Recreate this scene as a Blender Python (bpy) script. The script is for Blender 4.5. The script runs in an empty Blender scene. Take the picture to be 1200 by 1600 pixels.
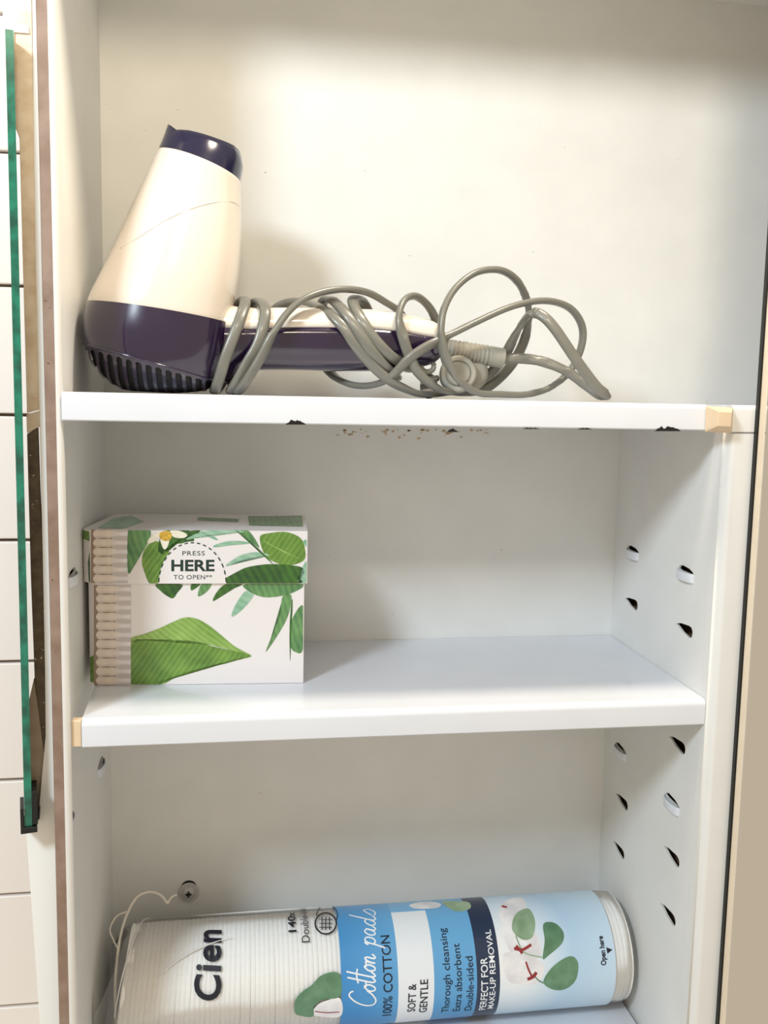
import bpy, bmesh, math, random
from mathutils import Vector, Matrix
from mathutils.bvhtree import BVHTree
from mathutils import noise as mnoise
random.seed(7)
SC = bpy.context.scene
COL = SC.collection
S = 0.001                      # everything below is written in millimetres
PI = math.pi

# ------------------------------------------------------------------ camera
RC = Matrix(((0.98762, -0.00062, -0.15689), (-0.1557, 0.11942, -0.98056), (0.01934, 0.99284, 0.11785)))
CAM = Vector((70.724, -407.887, 309.851))
FPX = 1466.04
cd = bpy.data.cameras.new('camera')
cam = bpy.data.objects.new('camera', cd)
COL.objects.link(cam)
cd.sensor_fit = 'VERTICAL'; cd.sensor_height = 36.0; cd.lens = FPX * 36.0 / 1600.0
cd.clip_start = 0.01
cam.matrix_world = Matrix.Translation(CAM * S) @ RC.to_4x4()
SC.camera = cam

# ------------------------------------------------------------------ light
world = bpy.data.worlds.new('world'); SC.world = world; world.use_nodes = True
bg = world.node_tree.nodes['Background']
bg.inputs[0].default_value = (1.0, 0.87, 0.69, 1); bg.inputs[1].default_value = 0.535

def area(name, loc, target, size, energy, color):
    l = bpy.data.lights.new(name, 'AREA'); l.shape = 'DISK'; l.size = size; l.energy = energy; l.color = color
    o = bpy.data.objects.new(name, l); COL.objects.link(o)
    o.location = Vector(loc) * S
    o.rotation_euler = (Vector(target) - Vector(loc)).to_track_quat('-Z', 'Y').to_euler()
    return o
area('vanity_lamp', (-390, -594, 765), (150, 60, 280), 0.17, 5.1, (0.76, 0.89, 1.0))
def bulb(name, loc, r, energy, color):
    l = bpy.data.lights.new(name, 'POINT'); l.shadow_soft_size = r; l.energy = energy; l.color = color
    o = bpy.data.objects.new(name, l); COL.objects.link(o); o.location = Vector(loc) * S; return o
bulb('cabinet_lamp', (240, -88, 752), 0.035, 8.2, (1.0, 0.87, 0.70))
def spot(name, loc, target, half, blend, r, energy, color):
    l = bpy.data.lights.new(name, 'SPOT'); l.spot_size = 2 * math.radians(half); l.spot_blend = blend; l.shadow_soft_size = r; l.energy = energy; l.color = color
    o = bpy.data.objects.new(name, l); COL.objects.link(o); o.location = Vector(loc) * S
    o.rotation_euler = (Vector(target) - Vector(loc)).to_track_quat('-Z', 'Y').to_euler(); return o
spot('upper_fill_spot', (100, -594, 765), (185, 130, 640), 27, 0.22, 0.08, 7.8, (1.0, 0.86, 0.64))  # added warm fill for the upper compartment, stands for no real fixture
SC.view_settings.view_transform = 'Standard'; SC.view_settings.look = 'None'
SC.view_settings.gamma = 1.0; SC.view_settings.use_curve_mapping = False
SC.view_settings.exposure = 0.36

# ------------------------------------------------------------------ helpers
def lin(c):
    return tuple((x / 255 / 12.92) if x / 255 <= 0.04045 else ((x / 255 + 0.055) / 1.055) ** 2.4 for x in c)

def mat(name, rgb, rough=0.5, metal=0.0, coat=0.0, var=0.0, scale=200.0, rgb2=None, bump=0.0, spec=0.5, detail=4):
    m = bpy.data.materials.new(name); m.use_nodes = True
    nt = m.node_tree; b = nt.nodes['Principled BSDF']
    c = lin(rgb) + (1,)
    b.inputs['Base Color'].default_value = c
    b.inputs['Roughness'].default_value = rough; b.inputs['Metallic'].default_value = metal
    b.inputs['Coat Weight'].default_value = coat; b.inputs['Coat Roughness'].default_value = 0.06
    b.inputs['Specular IOR Level'].default_value = spec
    if var or rgb2 or bump:
        tc = nt.nodes.new('ShaderNodeTexCoord'); n = nt.nodes.new('ShaderNodeTexNoise')
        n.inputs['Scale'].default_value = scale; n.inputs['Detail'].default_value = detail
        nt.links.new(tc.outputs['Object'], n.inputs['Vector'])
        if var or rgb2:
            mx = nt.nodes.new('ShaderNodeMix'); mx.data_type = 'RGBA'
            c2 = lin(rgb2) + (1,) if rgb2 else tuple(x * (1 - var) for x in c[:3]) + (1,)
            mx.inputs[6].default_value = c; mx.inputs[7].default_value = c2
            rp = nt.nodes.new('ShaderNodeMapRange'); rp.inputs[1].default_value = 0.35; rp.inputs[2].default_value = 0.68
            nt.links.new(n.outputs[0], rp.inputs[0]); nt.links.new(rp.outputs[0], mx.inputs[0])
            nt.links.new(mx.outputs[2], b.inputs['Base Color'])
        if bump:
            bp = nt.nodes.new('ShaderNodeBump'); bp.inputs['Strength'].default_value = bump; bp.inputs['Distance'].default_value = 0.001
            nt.links.new(n.outputs[0], bp.inputs['Height']); nt.links.new(bp.outputs[0], b.inputs['Normal'])
    return m

def specks(m, rgb, scale, thr, soft=0.02):
    """small dirt specks of their own shape over an existing paint"""
    nt = m.node_tree; b = nt.nodes['Principled BSDF']
    tc = nt.nodes.new('ShaderNodeTexCoord'); n = nt.nodes.new('ShaderNodeTexNoise')
    n.inputs['Scale'].default_value = scale; n.inputs['Detail'].default_value = 2
    nt.links.new(tc.outputs['Object'], n.inputs['Vector'])
    rp = nt.nodes.new('ShaderNodeMapRange'); rp.inputs[1].default_value = thr; rp.inputs[2].default_value = thr + soft
    nt.links.new(n.outputs[0], rp.inputs[0])
    mx = nt.nodes.new('ShaderNodeMix'); mx.data_type = 'RGBA'
    src = b.inputs['Base Color']
    if src.is_linked: nt.links.new(src.links[0].from_socket, mx.inputs[6])
    else: mx.inputs[6].default_value = src.default_value
    mx.inputs[7].default_value = lin(rgb) + (1,)
    nt.links.new(rp.outputs[0], mx.inputs[0]); nt.links.new(mx.outputs[2], src)
    return m

def vcol_mat(name, rough=0.4, coat=0.3):
    m = mat(name, (255, 255, 255), rough, coat=coat)
    nt = m.node_tree; a = nt.nodes.new('ShaderNodeAttribute'); a.attribute_name = 'Col'
    nt.links.new(a.outputs['Color'], nt.nodes['Principled BSDF'].inputs['Base Color'])
    return m

class MB:
    def __init__(s): s.v = []; s.f = []; s.c = []
    def add(s, vs, fs, col=None):
        o = len(s.v); s.v += [tuple(v) for v in vs]; s.f += [tuple(i + o for i in f) for f in fs]
        s.c += [col or (1, 1, 1)] * len(vs) if not (col and isinstance(col, list)) else col
        return s
    def box(s, x0, x1, y0, y1, z0, z1):
        return s.add([(x, y, z) for x in (x0, x1) for y in (y0, y1) for z in (z0, z1)],
                     [(0, 1, 3, 2), (4, 6, 7, 5), (0, 4, 5, 1), (2, 3, 7, 6), (0, 2, 6, 4), (1, 5, 7, 3)])
    def prism(s, pts, d):
        n = len(pts); d = Vector(d)
        vs = [Vector(p) for p in pts] + [Vector(p) + d for p in pts]
        return s.add(vs, [tuple(range(n))[::-1], tuple(range(n, 2 * n))] + [(i, (i + 1) % n, n + (i + 1) % n, n + i) for i in range(n)])
    def rings(s, rings, closed=True, cap0=False, cap1=False):
        n = len(rings[0]); vs = [p for r in rings for p in r]; fs = []
        for i in range(len(rings) - 1):
            for j in range(n if closed else n - 1):
                k = (j + 1) % n
                fs.append((i * n + j, i * n + k, (i + 1) * n + k, (i + 1) * n + j))
        if cap0: fs.append(tuple(range(n))[::-1])
        if cap1: fs.append(tuple((len(rings) - 1) * n + j for j in range(n)))
        return s.add(vs, fs)
    def build(s, name, m, parent=None, smooth=False, bevel=0, seg=2, solid=0, origin=None, colors=False, fix=True, sharp=None):
        me = bpy.data.meshes.new(name)
        org = Vector(origin) if origin is not None else Vector((0, 0, 0))
        me.from_pydata([(Vector(v) - org) * S for v in s.v], [], s.f)
        me.validate()
        if fix:
            bm = bmesh.new(); bm.from_mesh(me); bmesh.ops.recalc_face_normals(bm, faces=bm.faces); bm.to_mesh(me); bm.free()
        if colors:
            at_ = me.color_attributes.new('Col', 'FLOAT_COLOR', 'POINT')
            for i, c in enumerate(s.c): at_.data[i].color = (c[0], c[1], c[2], 1)
        me.materials.append(m)
        if smooth: me.polygons.foreach_set('use_smooth', [True] * len(me.polygons))
        o = bpy.data.objects.new(name, me); COL.objects.link(o)
        o.location = org * S
        if solid:
            md = o.modifiers.new('thick', 'SOLIDIFY'); md.thickness = solid * S; md.offset = -1
        if bevel:
            md = o.modifiers.new('bevel', 'BEVEL'); md.width = bevel * S; md.segments = seg; md.limit_method = 'ANGLE'; md.angle_limit = math.radians(40)
            me.polygons.foreach_set('use_smooth', [True] * len(me.polygons))
            w = o.modifiers.new('wn', 'WEIGHTED_NORMAL'); w.keep_sharp = True
        if sharp is not None:
            me.polygons.foreach_set('use_smooth', [True] * len(me.polygons)); me.set_sharp_from_angle(angle=math.radians(sharp))
        if parent is not None: child(o, parent)
        return o

def child(o, p):
    o.parent = p
    o.matrix_parent_inverse = Matrix.Translation(-world_loc(p))
def world_loc(p):
    v = Vector(p.location)
    while p.parent is not None:
        v = v + p.matrix_parent_inverse.translation if False else v
        p = p.parent
    return v

def thing(name, label, cat, loc, group=None):
    o = bpy.data.objects.new(name, None); COL.objects.link(o)
    o.location = Vector(loc) * S; o.empty_display_size = 0.01
    o['label'] = label; o['category'] = cat
    if group: o['group'] = group
    return o
def label(o, l): o['label'] = l; return o

def ray(u, v): return (RC @ Vector(((u - 600) / FPX, -(v - 800) / FPX, -1.0)))
def at(u, v, Y):                                   # a pixel on the plane Y = const (mm)
    d = ray(u, v); return CAM + d * ((Y - CAM.y) / d.y)

def catmull(pts, n=8, closed=False):
    P = [Vector(p) for p in pts]; N = len(P); out = []
    rng = range(N) if closed else range(N - 1)
    for i in rng:
        if closed: a, b, c, d = P[i - 1], P[i], P[(i + 1) % N], P[(i + 2) % N]
        else: a, b, c, d = P[max(i - 1, 0)], P[i], P[i + 1], P[min(i + 2, N - 1)]
        for k in range(n):
            t = k / n
            out.append(0.5 * ((2 * b) + (c - a) * t + (2 * a - 5 * b + 4 * c - d) * t * t + (3 * b - a - 3 * c + d) * t ** 3))
    if not closed: out.append(P[-1].copy())
    return out

def tube(path, r, seg=10, mb=None):
    mb = mb or MB(); rings = []; prev = None
    for i, p in enumerate(path):
        t = (path[min(i + 1, len(path) - 1)] - path[max(i - 1, 0)]).normalized()
        if prev is None: prev = t.orthogonal().normalized()
        prev = (prev - t * prev.dot(t)).normalized(); b = t.cross(prev)
        rr = r(i / (len(path) - 1)) if callable(r) else r
        rings.append([p + (prev * math.cos(2 * PI * k / seg) + b * math.sin(2 * PI * k / seg)) * rr for k in range(seg)])
    return mb.rings(rings, True, True, True)

def ellipsoid(mb, c, a, b, d, n=20, m=12):
    c, a, b, d = map(Vector, (c, a, b, d)); rings = []
    for i in range(1, m):
        th = PI * i / m
        rings.append([c + d * math.cos(th) + (a * math.cos(2 * PI * k / n) + b * math.sin(2 * PI * k / n)) * math.sin(th) for k in range(n)])
    return mb.rings(rings, True, True, True)

# ------------------------------------------------------------------ materials
M = {}
M['paint'] = specks(mat('cabinet paint', (231, 231, 228), 0.5, var=0.05, scale=30, spec=0.3), (120, 95, 70), 420, 0.80)
M['shelf'] = mat('shelf enamel', (222, 225, 232), 0.3, coat=0.4, var=0.03, scale=40)
M['grime'] = specks(mat('grimy flange paint', (150, 128, 114), 0.5, rgb2=(128, 104, 88), scale=90), (92, 62, 40), 300, 0.72)
M['flange'] = mat('flange paint', (226, 226, 224), 0.35, coat=0.1, var=0.03, scale=50)
M['cavity'] = mat('raw steel inside', (150, 124, 92), 0.8)
M['rust'] = mat('rust', (26, 16, 14), 0.9, var=0.4, scale=900)
M['stain'] = mat('rust stain', (205, 180, 146), 0.8, var=0.3, scale=900)
M['bumper'] = mat('cream plastic', (226, 202, 170), 0.5, var=0.05)
M['black'] = mat('black rubber', (14, 16, 14), 0.5)
M['mirror'] = mat('mirror silvering', (222, 218, 212), 0.06, metal=1.0)
M['edge'] = mat('green glass edge', (16, 122, 98), 0.2, coat=0.6, rgb2=(6, 78, 62), scale=160, detail=2)
M['cream'] = mat('cream edge strip', (232, 216, 192), 0.45, var=0.05)
M['tile'] = mat('white wall tile', (250, 244, 238), 0.22, coat=0.4, var=0.03, scale=15)
M['grout'] = mat('grey brown grout', (150, 132, 116), 0.9, var=0.2, scale=300)
M['trimwhite'] = mat('white filler trim', (246, 246, 242), 0.4)
M['reflected_pale'] = specks(mat('reflected pale metal', (250, 236, 212), 0.42, rgb2=(230, 208, 178), scale=130), (240, 232, 214), 500, 0.66)
M['reflected_dark'] = specks(mat('reflected dusty steel', (104, 90, 68), 0.5, rgb2=(76, 64, 48), scale=200), (206, 198, 178), 700, 0.70)
M['dryerwhite'] = mat('white gloss plastic', (216, 206, 194), 0.18, coat=0.6)
M['purple'] = mat('dark purple gloss plastic', (31, 16, 46), 0.2, coat=0.7)
M['navy'] = mat('navy nozzle plastic', (18, 16, 50), 0.18, coat=0.7)
M['vent'] = mat('black vent mesh', (10, 8, 12), 0.7)
M['cord'] = mat('grey rubber cord', (107, 106, 98), 0.34, var=0.08, scale=120, coat=0.12)
M['plug'] = mat('grey moulded plug', (146, 144, 134), 0.5, var=0.05)
M['board'] = mat('white carton board', (238, 232, 230), 0.36, coat=0.3)
M['board_tan'] = mat('tan print', (170, 150, 132), 0.4, coat=0.25)
M['vcol'] = vcol_mat('printed colour', 0.38, 0.3)
M['ink'] = mat('dark green ink', (26, 52, 44), 0.45)
M['inkblack'] = mat('blue black ink', (22, 26, 40), 0.4)
M['inkwhite'] = mat('white ink', (244, 248, 252), 0.4)
M['pad'] = mat('cotton pad', (254, 252, 248), 0.95, var=0.02, scale=700, bump=0.25, spec=0.1)
M['string'] = mat('cotton string', (240, 232, 220), 0.8)
M['metal'] = mat('grey screw metal', (192, 190, 188), 0.3)

def leaf_mat(name, c1, c2, rot, scale=120, dist=2.0):
    m = mat(name, c1, 0.36, coat=0.3); nt = m.node_tree
    tc = nt.nodes.new('ShaderNodeTexCoord'); mp = nt.nodes.new('ShaderNodeMapping')
    mp.inputs['Rotation'].default_value = (0, rot, 0)
    w = nt.nodes.new('ShaderNodeTexWave'); w.inputs['Scale'].default_value = scale * 1.5; w.inputs['Distortion'].default_value = dist
    w.inputs['Detail'].default_value = 2; w.inputs['Detail Scale'].default_value = 1.0
    n = nt.nodes.new('ShaderNodeTexNoise'); n.inputs['Scale'].default_value = 110; n.inputs['Detail'].default_value = 5
    ad = nt.nodes.new('ShaderNodeMath'); ad.operation = 'MULTIPLY_ADD'; ad.inputs[1].default_value = 0.24
    rp = nt.nodes.new('ShaderNodeMapRange'); rp.inputs[1].default_value = 0.2; rp.inputs[2].default_value = 1.15
    mx = nt.nodes.new('ShaderNodeMix'); mx.data_type = 'RGBA'
    mx.inputs[6].default_value = lin(c1) + (1,); mx.inputs[7].default_value = lin(c2) + (1,)
    L = nt.links.new
    L(tc.outputs['Object'], mp.inputs[0]); L(mp.outputs[0], w.inputs[0]); L(tc.outputs['Object'], n.inputs[0])
    L(w.outputs[1], ad.inputs[0]); L(n.outputs[0], ad.inputs[2]); L(ad.outputs[0], rp.inputs[0]); L(rp.outputs[0], mx.inputs[0])
    L(mx.outputs[2], nt.nodes['Principled BSDF'].inputs['Base Color'])
    return m
M['leaf_light'] = leaf_mat('leaf print light', (96, 140, 44), (176, 206, 116), 0.9, 90)
M['leaf_deep'] = leaf_mat('leaf print deep', (58, 104, 32), (140, 178, 78), -0.6, 90)
M['leaf_dark'] = leaf_mat('leaf print dark', (14, 52, 34), (78, 132, 42), 0.5, 60)
M['leaf_mid'] = leaf_mat('leaf print mid', (40, 96, 60), (132, 178, 110), 0.3, 70)
M['leaf_pale'] = leaf_mat('leaf print pale', (110, 168, 134), (186, 214, 190), 1.2, 60)
M['sage'] = mat('sage leaf print', (108, 150, 118), 0.4, coat=0.3, rgb2=(82, 126, 92), scale=110)
M['sagepale'] = mat('pale sage leaf print', (164, 190, 158), 0.4, coat=0.3, rgb2=(130, 160, 124), scale=120)

film = bpy.data.materials.new('clear plastic film'); film.use_nodes = True
nt = film.node_tree; nt.nodes.clear()
out = nt.nodes.new('ShaderNodeOutputMaterial'); tr = nt.nodes.new('ShaderNodeBsdfTransparent'); gl = nt.nodes.new('ShaderNodeBsdfGlossy')
gl.inputs['Roughness'].default_value = 0.12; tr.inputs[0].default_value = (0.995, 0.995, 0.995, 1)
lw = nt.nodes.new('ShaderNodeFresnel'); lw.inputs['IOR'].default_value = 1.28
mx = nt.nodes.new('ShaderNodeMixShader'); nt.links.new(lw.outputs[0], mx.inputs[0]); nt.links.new(tr.outputs[0], mx.inputs[1]); nt.links.new(gl.outputs[0], mx.inputs[2])
df = nt.nodes.new('ShaderNodeBsdfDiffuse'); df.inputs[0].default_value = (0.96, 0.95, 0.94, 1)
m2 = nt.nodes.new('ShaderNodeMixShader'); m2.inputs[0].default_value = 0.12
nt.links.new(mx.outputs[0], m2.inputs[1]); nt.links.new(df.outputs[0], m2.inputs[2]); nt.links.new(m2.outputs[0], out.inputs[0])
M['film'] = film
M['fold_highlight'] = film.copy(); M['fold_highlight'].name = 'fold highlight film'  # milkier copy of the film, whitened to paint highlights along the creases
for nd in M['fold_highlight'].node_tree.nodes:
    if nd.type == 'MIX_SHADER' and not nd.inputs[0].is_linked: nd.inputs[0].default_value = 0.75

# ------------------------------------------------------------------ setting: tiled wall
wall = MB().box(-400, 640, 138, 150, -160, 700).build('wall_back', M['grout']); wall['kind'] = 'structure'
tm = MB().box(-74.2, 74.2, 0, 6, -33.8, 33.8)
first = None
for r in range(11):
    for c in range(2):
        zc = 540.4 - 69.2 * r
        if first is None:
            t = tm.build('tile', M['tile'], bevel=1.0); first = t
        else:
            t = first.copy(); COL.objects.link(t)
        t.location = Vector((-81.5 - 149.8 * c, 132.2, zc)) * S
        t.parent = wall
# leaning white filler strip between the tiles and the cabinet
pp = [(48, -20), (57, -20), (60, 200), (63, 400), (69, 640), (75, 850), (80, 1050), (84, 1200), (88, 1290), (91, 1450), (97, 1640), (65, 1640), (54, 1480), (40, 1288), (60, 1270), (71, 1150), (70, 1050), (66, 850), (61, 640), (55, 400), (52, 200)]
trim = MB().prism([at(u + (2 if i < 11 else 0), v, 8) for i, (u, v) in enumerate(pp)], (0, 2.5, 0)).build('trim_1', M['trimwhite'], bevel=0.3); trim['kind'] = 'structure'

# ------------------------------------------------------------------ cabinet
cab = thing('bathroom_cabinet', 'white enamelled metal bathroom cabinet with punched shelf slots, open in front', 'cabinet', (150, 130, -51))
XL0, XL1 = -4.0, 0.0            # left wall: front / back (panels toe in a little)
XR0, XR1 = 296.6, 300.0
def xl(y): return XL0 + (XL1 - XL0) * y / 130
def xr(y): return XR0 + (XR1 - XR0) * y / 130
MB().box(-5, 600, 130, 131.5, -51, 545).build('back_panel', M['paint'], cab)
MB().box(-7, 600, 1, 131.5, 543, 545).build('cabinet_top', M['paint'], cab)
# floor tray with folded front
MB().prism([(-4, 129.9, -39), (-4, 3, -39), (-4, 1, -41), (-4, 1, -51), (-4, 129.9, -51)], (300.6, 0, 0)).build('cabinet_floor', M['shelf'], cab, bevel=0.8)
MB().box(311, 600, 1, 129.9, -51, -39).build('cabinet_floor', M['paint'], cab)
MB().box(598.5, 600, 0, 130, -51, 543).build('side_panel', M['paint'], cab)

def holed_panel(name, z0, z1, holes, place, thick=0.6):
    cu = bpy.data.curves.new(name, 'CURVE'); cu.dimensions = '2D'; cu.fill_mode = 'BOTH'; cu.extrude = thick * S
    for poly in [[(3, z0), (130, z0), (130, z1), (3, z1)]] + holes:
        sp = cu.splines.new('POLY'); sp.points.add(len(poly) - 1); sp.use_cyclic_u = True
        for p, q in zip(sp.points, poly): p.co = (q[0] * S, q[1] * S, 0, 1)
    tmp = bpy.data.objects.new('tmp', cu); COL.objects.link(tmp)
    bpy.context.view_layer.update()
    dg = bpy.context.evaluated_depsgraph_get()
    me = bpy.data.meshes.new_from_object(tmp.evaluated_get(dg))
    bpy.data.objects.remove(tmp)
    for v in me.vertices:
        v.co = place(v.co.x / S, v.co.y / S, v.co.z / S) * S
    me.materials.clear(); me.materials.append(M['paint'])
    o = bpy.data.objects.new(name, me); COL.objects.link(o); child(o, cab); return o

def slot_hole(y, z, w=19.0, h=6.4):       # pointed at the back end, round at the front end
    return [(y + a * w, z + b * h) for a, b in ((.5, .1), (.2, .34), (-.3, .46), (-.42, .4), (-.48, .22), (-.5, 0), (-.48, -.26), (-.4, -.46), (-.3, -.5), (.1, -.3))]
def tab_hole(y, z, w=18.0, h=2.6):
    return [(y + a * w, z + b * h) for a, b in ((.5, .0), (.38, .75), (.2, 1.0), (-.2, .8), (-.42, .35), (-.5, 0), (-.3, -.15), (.3, -.15))]
def tab_mb(y, z, xf, sgn, w=18.0, h=4.6):  # a lanced strip bowed into the cabinet
    mb = MB(); rings = []
    for i in range(13):
        t = i / 12; yy = y - w / 2 + w * t; d = math.sin(PI * t) ** 0.45 * 2.6 * sgn; x = xf(yy)
        rings.append([(x + d * .92, yy, z), (x + d, yy, z - .3), (x + d, yy, z - h + .4), (x + d * .92, yy, z - h), (x + d * .92 - .5 * sgn, yy, z - h), (x + d * .92 - .5 * sgn, yy, z)])
    return mb.rings(rings, True, True, True)
rt = [(102, 226.0), (33, 226.5), (105, 105), (33.5, 104)]
rh = [(100.5, 195.5), (31.2, 197), (31.5, 136), (99.6, 75), (30.6, 75.5), (101, 44), (31, 43)]
lt = [(33, 228), (97, 112), (14, 119)]
lh = [(97, 226), (100, 196)]
left = holed_panel('side_panel', -51, 543, [slot_hole(*h) for h in lh] + [tab_hole(*h) for h in lt], lambda y, z, e: Vector((xl(y) - 0.6 + e, y, z)))
div = holed_panel('divider_panel', -51, 298.8, [slot_hole(*h) for h in rh] + [tab_hole(*h) for h in rt], lambda y, z, e: Vector((xr(y) + 0.6 + e, y, z)))
for y, z in rt: tab_mb(y, z, xr, -1).build('shelf_tab', M['shelf'], div, smooth=True)
for y, z in lt: tab_mb(y, z, xl, 1).build('shelf_tab', M['shelf'], left, smooth=True)
MB().box(-6.6, -5.8, 4.2, 130, -51, 543).build('outer_skin', M['cavity'], cab)
MB().box(308, 309, 4, 130, -51, 297).build('outer_skin', M['cavity'], cab)
# front flanges: profile in plan, extruded upward
def flange(name, prof, z0, z1, m):
    return MB().prism([(x, y, z0) for x, y in prof], (0, 0, z1 - z0)).build(name, m, cab, sharp=35)
flange('face_flange', [(-7, 4), (-7, 0.3), (-6.7, 0), (-2.6, 0), (-2.6, 4)], -51, 545, M['grime'])
rr = [(-2.6 + 2.6 * math.sin(a), 2.8 - 2.8 * math.cos(a)) for a in [i * PI / 2 / 8 for i in range(9)]]
o = flange('flange_roll', [(-2.6, 4)] + rr + [(0, 4)], -51, 545, M['flange'])
rr = [(296.7 + 4.6 - 4.6 * math.cos(a), 9 - 9 * math.sin(a)) for a in [i * PI / 2 / 10 for i in range(11)]]
flange('face_flange', rr + [(310.6, 0), (310.6, 4), (303, 4), (298, 10)], -51, 297.9, M['flange'])
# screw with washer on a keyhole in the back panel
sc_c = at(295, 1393, 129.9)
def disc(c, r, y0, y1, n=28):
    return MB().prism([(c[0] + r * math.cos(2 * PI * k / n), y0, c[2] + r * math.sin(2 * PI * k / n)) for k in range(n)], (0, y1 - y0, 0))
disc((sc_c.x, 0, sc_c.z + 2.4), 4.6, 129.7, 129.99).build('keyhole', M['black'], cab)
scr = thing('mounting_screw', 'grey mounting screw with round washer in the back panel above the cotton pad bag', 'screw', (sc_c.x, 129.7, sc_c.z))
disc(sc_c, 5.9, 128.6, 129.65).build('washer', M['metal'], scr, bevel=0.3)
hd = MB(); ellipsoid(hd, (sc_c.x, 128.6, sc_c.z), (3.7, 0, 0), (0, 0, 3.7), (0, -2.2, 0)).build('screw_head', M['metal'], scr, smooth=True)
MB().box(sc_c.x - 1.7, sc_c.x + 1.7, 126.1, 127.2, sc_c.z - .55, sc_c.z + .55).box(sc_c.x - .55, sc_c.x + .55, 126.12, 127.2, sc_c.z - 1.7, sc_c.z + 1.7).build('screw_recess', M['black'], scr)

# ------------------------------------------------------------------ shelves
def shelf_mb(x0, x1, yf, zt, zb, r=2.4, yb=129.6, x0b=None, x1b=None):
    prof = [(yb, zt)] + [(yf + r - r * math.sin(a), zt - r + r * math.cos(a)) for a in [i * PI / 2 / 8 for i in range(9)]]
    prof += [(yf, zb + .5), (yf + .5, zb), (yf + 1.2, zb), (yf + 1.2, zt - 1.6), (yb, zt - 1.6)]
    mb = MB()
    f = lambda x, xb, y: x if xb is None else x + (xb - x) * (y - yf) / (yb - yf)
    mb.rings([[(f(x0, x0b, y), y, z) for y, z in prof], [(f(x1, x1b, y), y, z) for y, z in prof]], True, True, True)
    return mb
up = thing('metal_shelf', 'upper white metal shelf with rusty lower edge carrying the hair dryer', 'shelf', (150, 65, 299), 'shelves of the cabinet')
o = shelf_mb(-0.4, 286.5, 0.2, 311, 299).build('shelf_tray', M['shelf'], up, sharp=35)
o2 = MB().box(286.6, 597, 8, 129.6, 309.3, 311).build('shelf_tray', M['shelf'], up)
o3 = shelf_mb(299.2, 597, -0.2, 311, 298.2, yb=9).build('shelf_lip', M['flange'], up, sharp=35)
def chip(u0, u1, v0, v1, name, parent, m, Y, seed, thick=.35, n=14):
    rnd = random.Random(seed); pts = []
    for i in range(n + 1): pts.append((u0 + (u1 - u0) * i / n, v1))
    for i in range(n, -1, -1):
        e = min(i, n - i) / n * 4
        pts.append((u0 + (u1 - u0) * i / n, v1 - (v1 - v0) * min(1, e) * rnd.uniform(.45, 1.0)))
    P = [at(u, v, Y) for u, v in pts]
    MB().prism(P, (0, thick, 0)).build(name, m, parent)
for i, (u0, u1, v0, v1) in enumerate([(446, 478, 655, 663.5), (1022, 1064, 665, 673.8), (902, 926, 668.5, 671), (816, 844, 668, 670.4), (698, 716, 669, 675)]):
    chip(u0, u1, v0, v1, 'rust_chip', up, M['rust'], -0.05, i)
lowm = thing('metal_shelf', 'middle white metal shelf carrying the cotton swab box', 'shelf', (150, 65, 156), 'shelves of the cabinet')
shelf_mb(4.6, 296.5, 3.4, 168.8, 156.2, r=3.2, x0b=1.2, x1b=299.4).build('shelf_tray', M['shelf'], lowm, sharp=35)
MB().box(0.3, 4.4, 3.8, 9, 156.6, 168.4).build('end_spacer', M['bumper'], lowm, bevel=.4)
# cream plastic door bumper on the front between the two shelf lips
q0 = [at(u, v, -0.1) for u, v in ((1102.5, 634), (1145, 637), (1143, 677), (1101, 675))]
q1 = [at(u, v, -9.5) for u, v in ((1123, 643), (1144, 644), (1142, 667), (1121, 666))]
bump = MB().rings([q0, q1], True, True, True).build('door_bumper', M['bumper'], None, bevel=.25)
bump['label'] = 'cream plastic wedge bumper at the right end of the upper shelf edge'; bump['category'] = 'bumper'
# rust stains on the back panel just under the upper shelf
st = MB(); rnd = random.Random(5)
for i in range(46):
    u = 520 + 250 * rnd.random() ** 1.2; v = 671 + abs(rnd.gauss(0, 6)); rr_ = rnd.uniform(.25, .9)
    if v > 690: continue
    c = at(u, v, 129.9); n = 7
    st.prism([(c.x + rr_ * 1.5 * rnd.uniform(.6, 1.2) * math.cos(2 * PI * k / n), 129.85, c.z + rr_ * rnd.uniform(.5, 1.1) * math.sin(2 * PI * k / n)) for k in range(n)], (0, .1, 0))
o = st.build('rust_stain', M['stain'], cab); o['kind'] = 'stuff'

# ------------------------------------------------------------------ mirror doors
rd = thing('mirror_door', 'closed mirror door at the right of the cabinet, dark seam along its edge', 'mirror door', (450, -4, -46))
MB().box(311.2, 600, -7.6, -2.5, -51, 548).build('door_core', M['cream'], rd, bevel=.3)
MB().box(311.4, 600, -8.4, -7.7, -51, 548).build('mirror_glass', M['mirror'], rd)
MB().box(310.4, 312.4, -2.4, -0.2, -51, 548).build('door_gasket', M['black'], rd)

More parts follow.
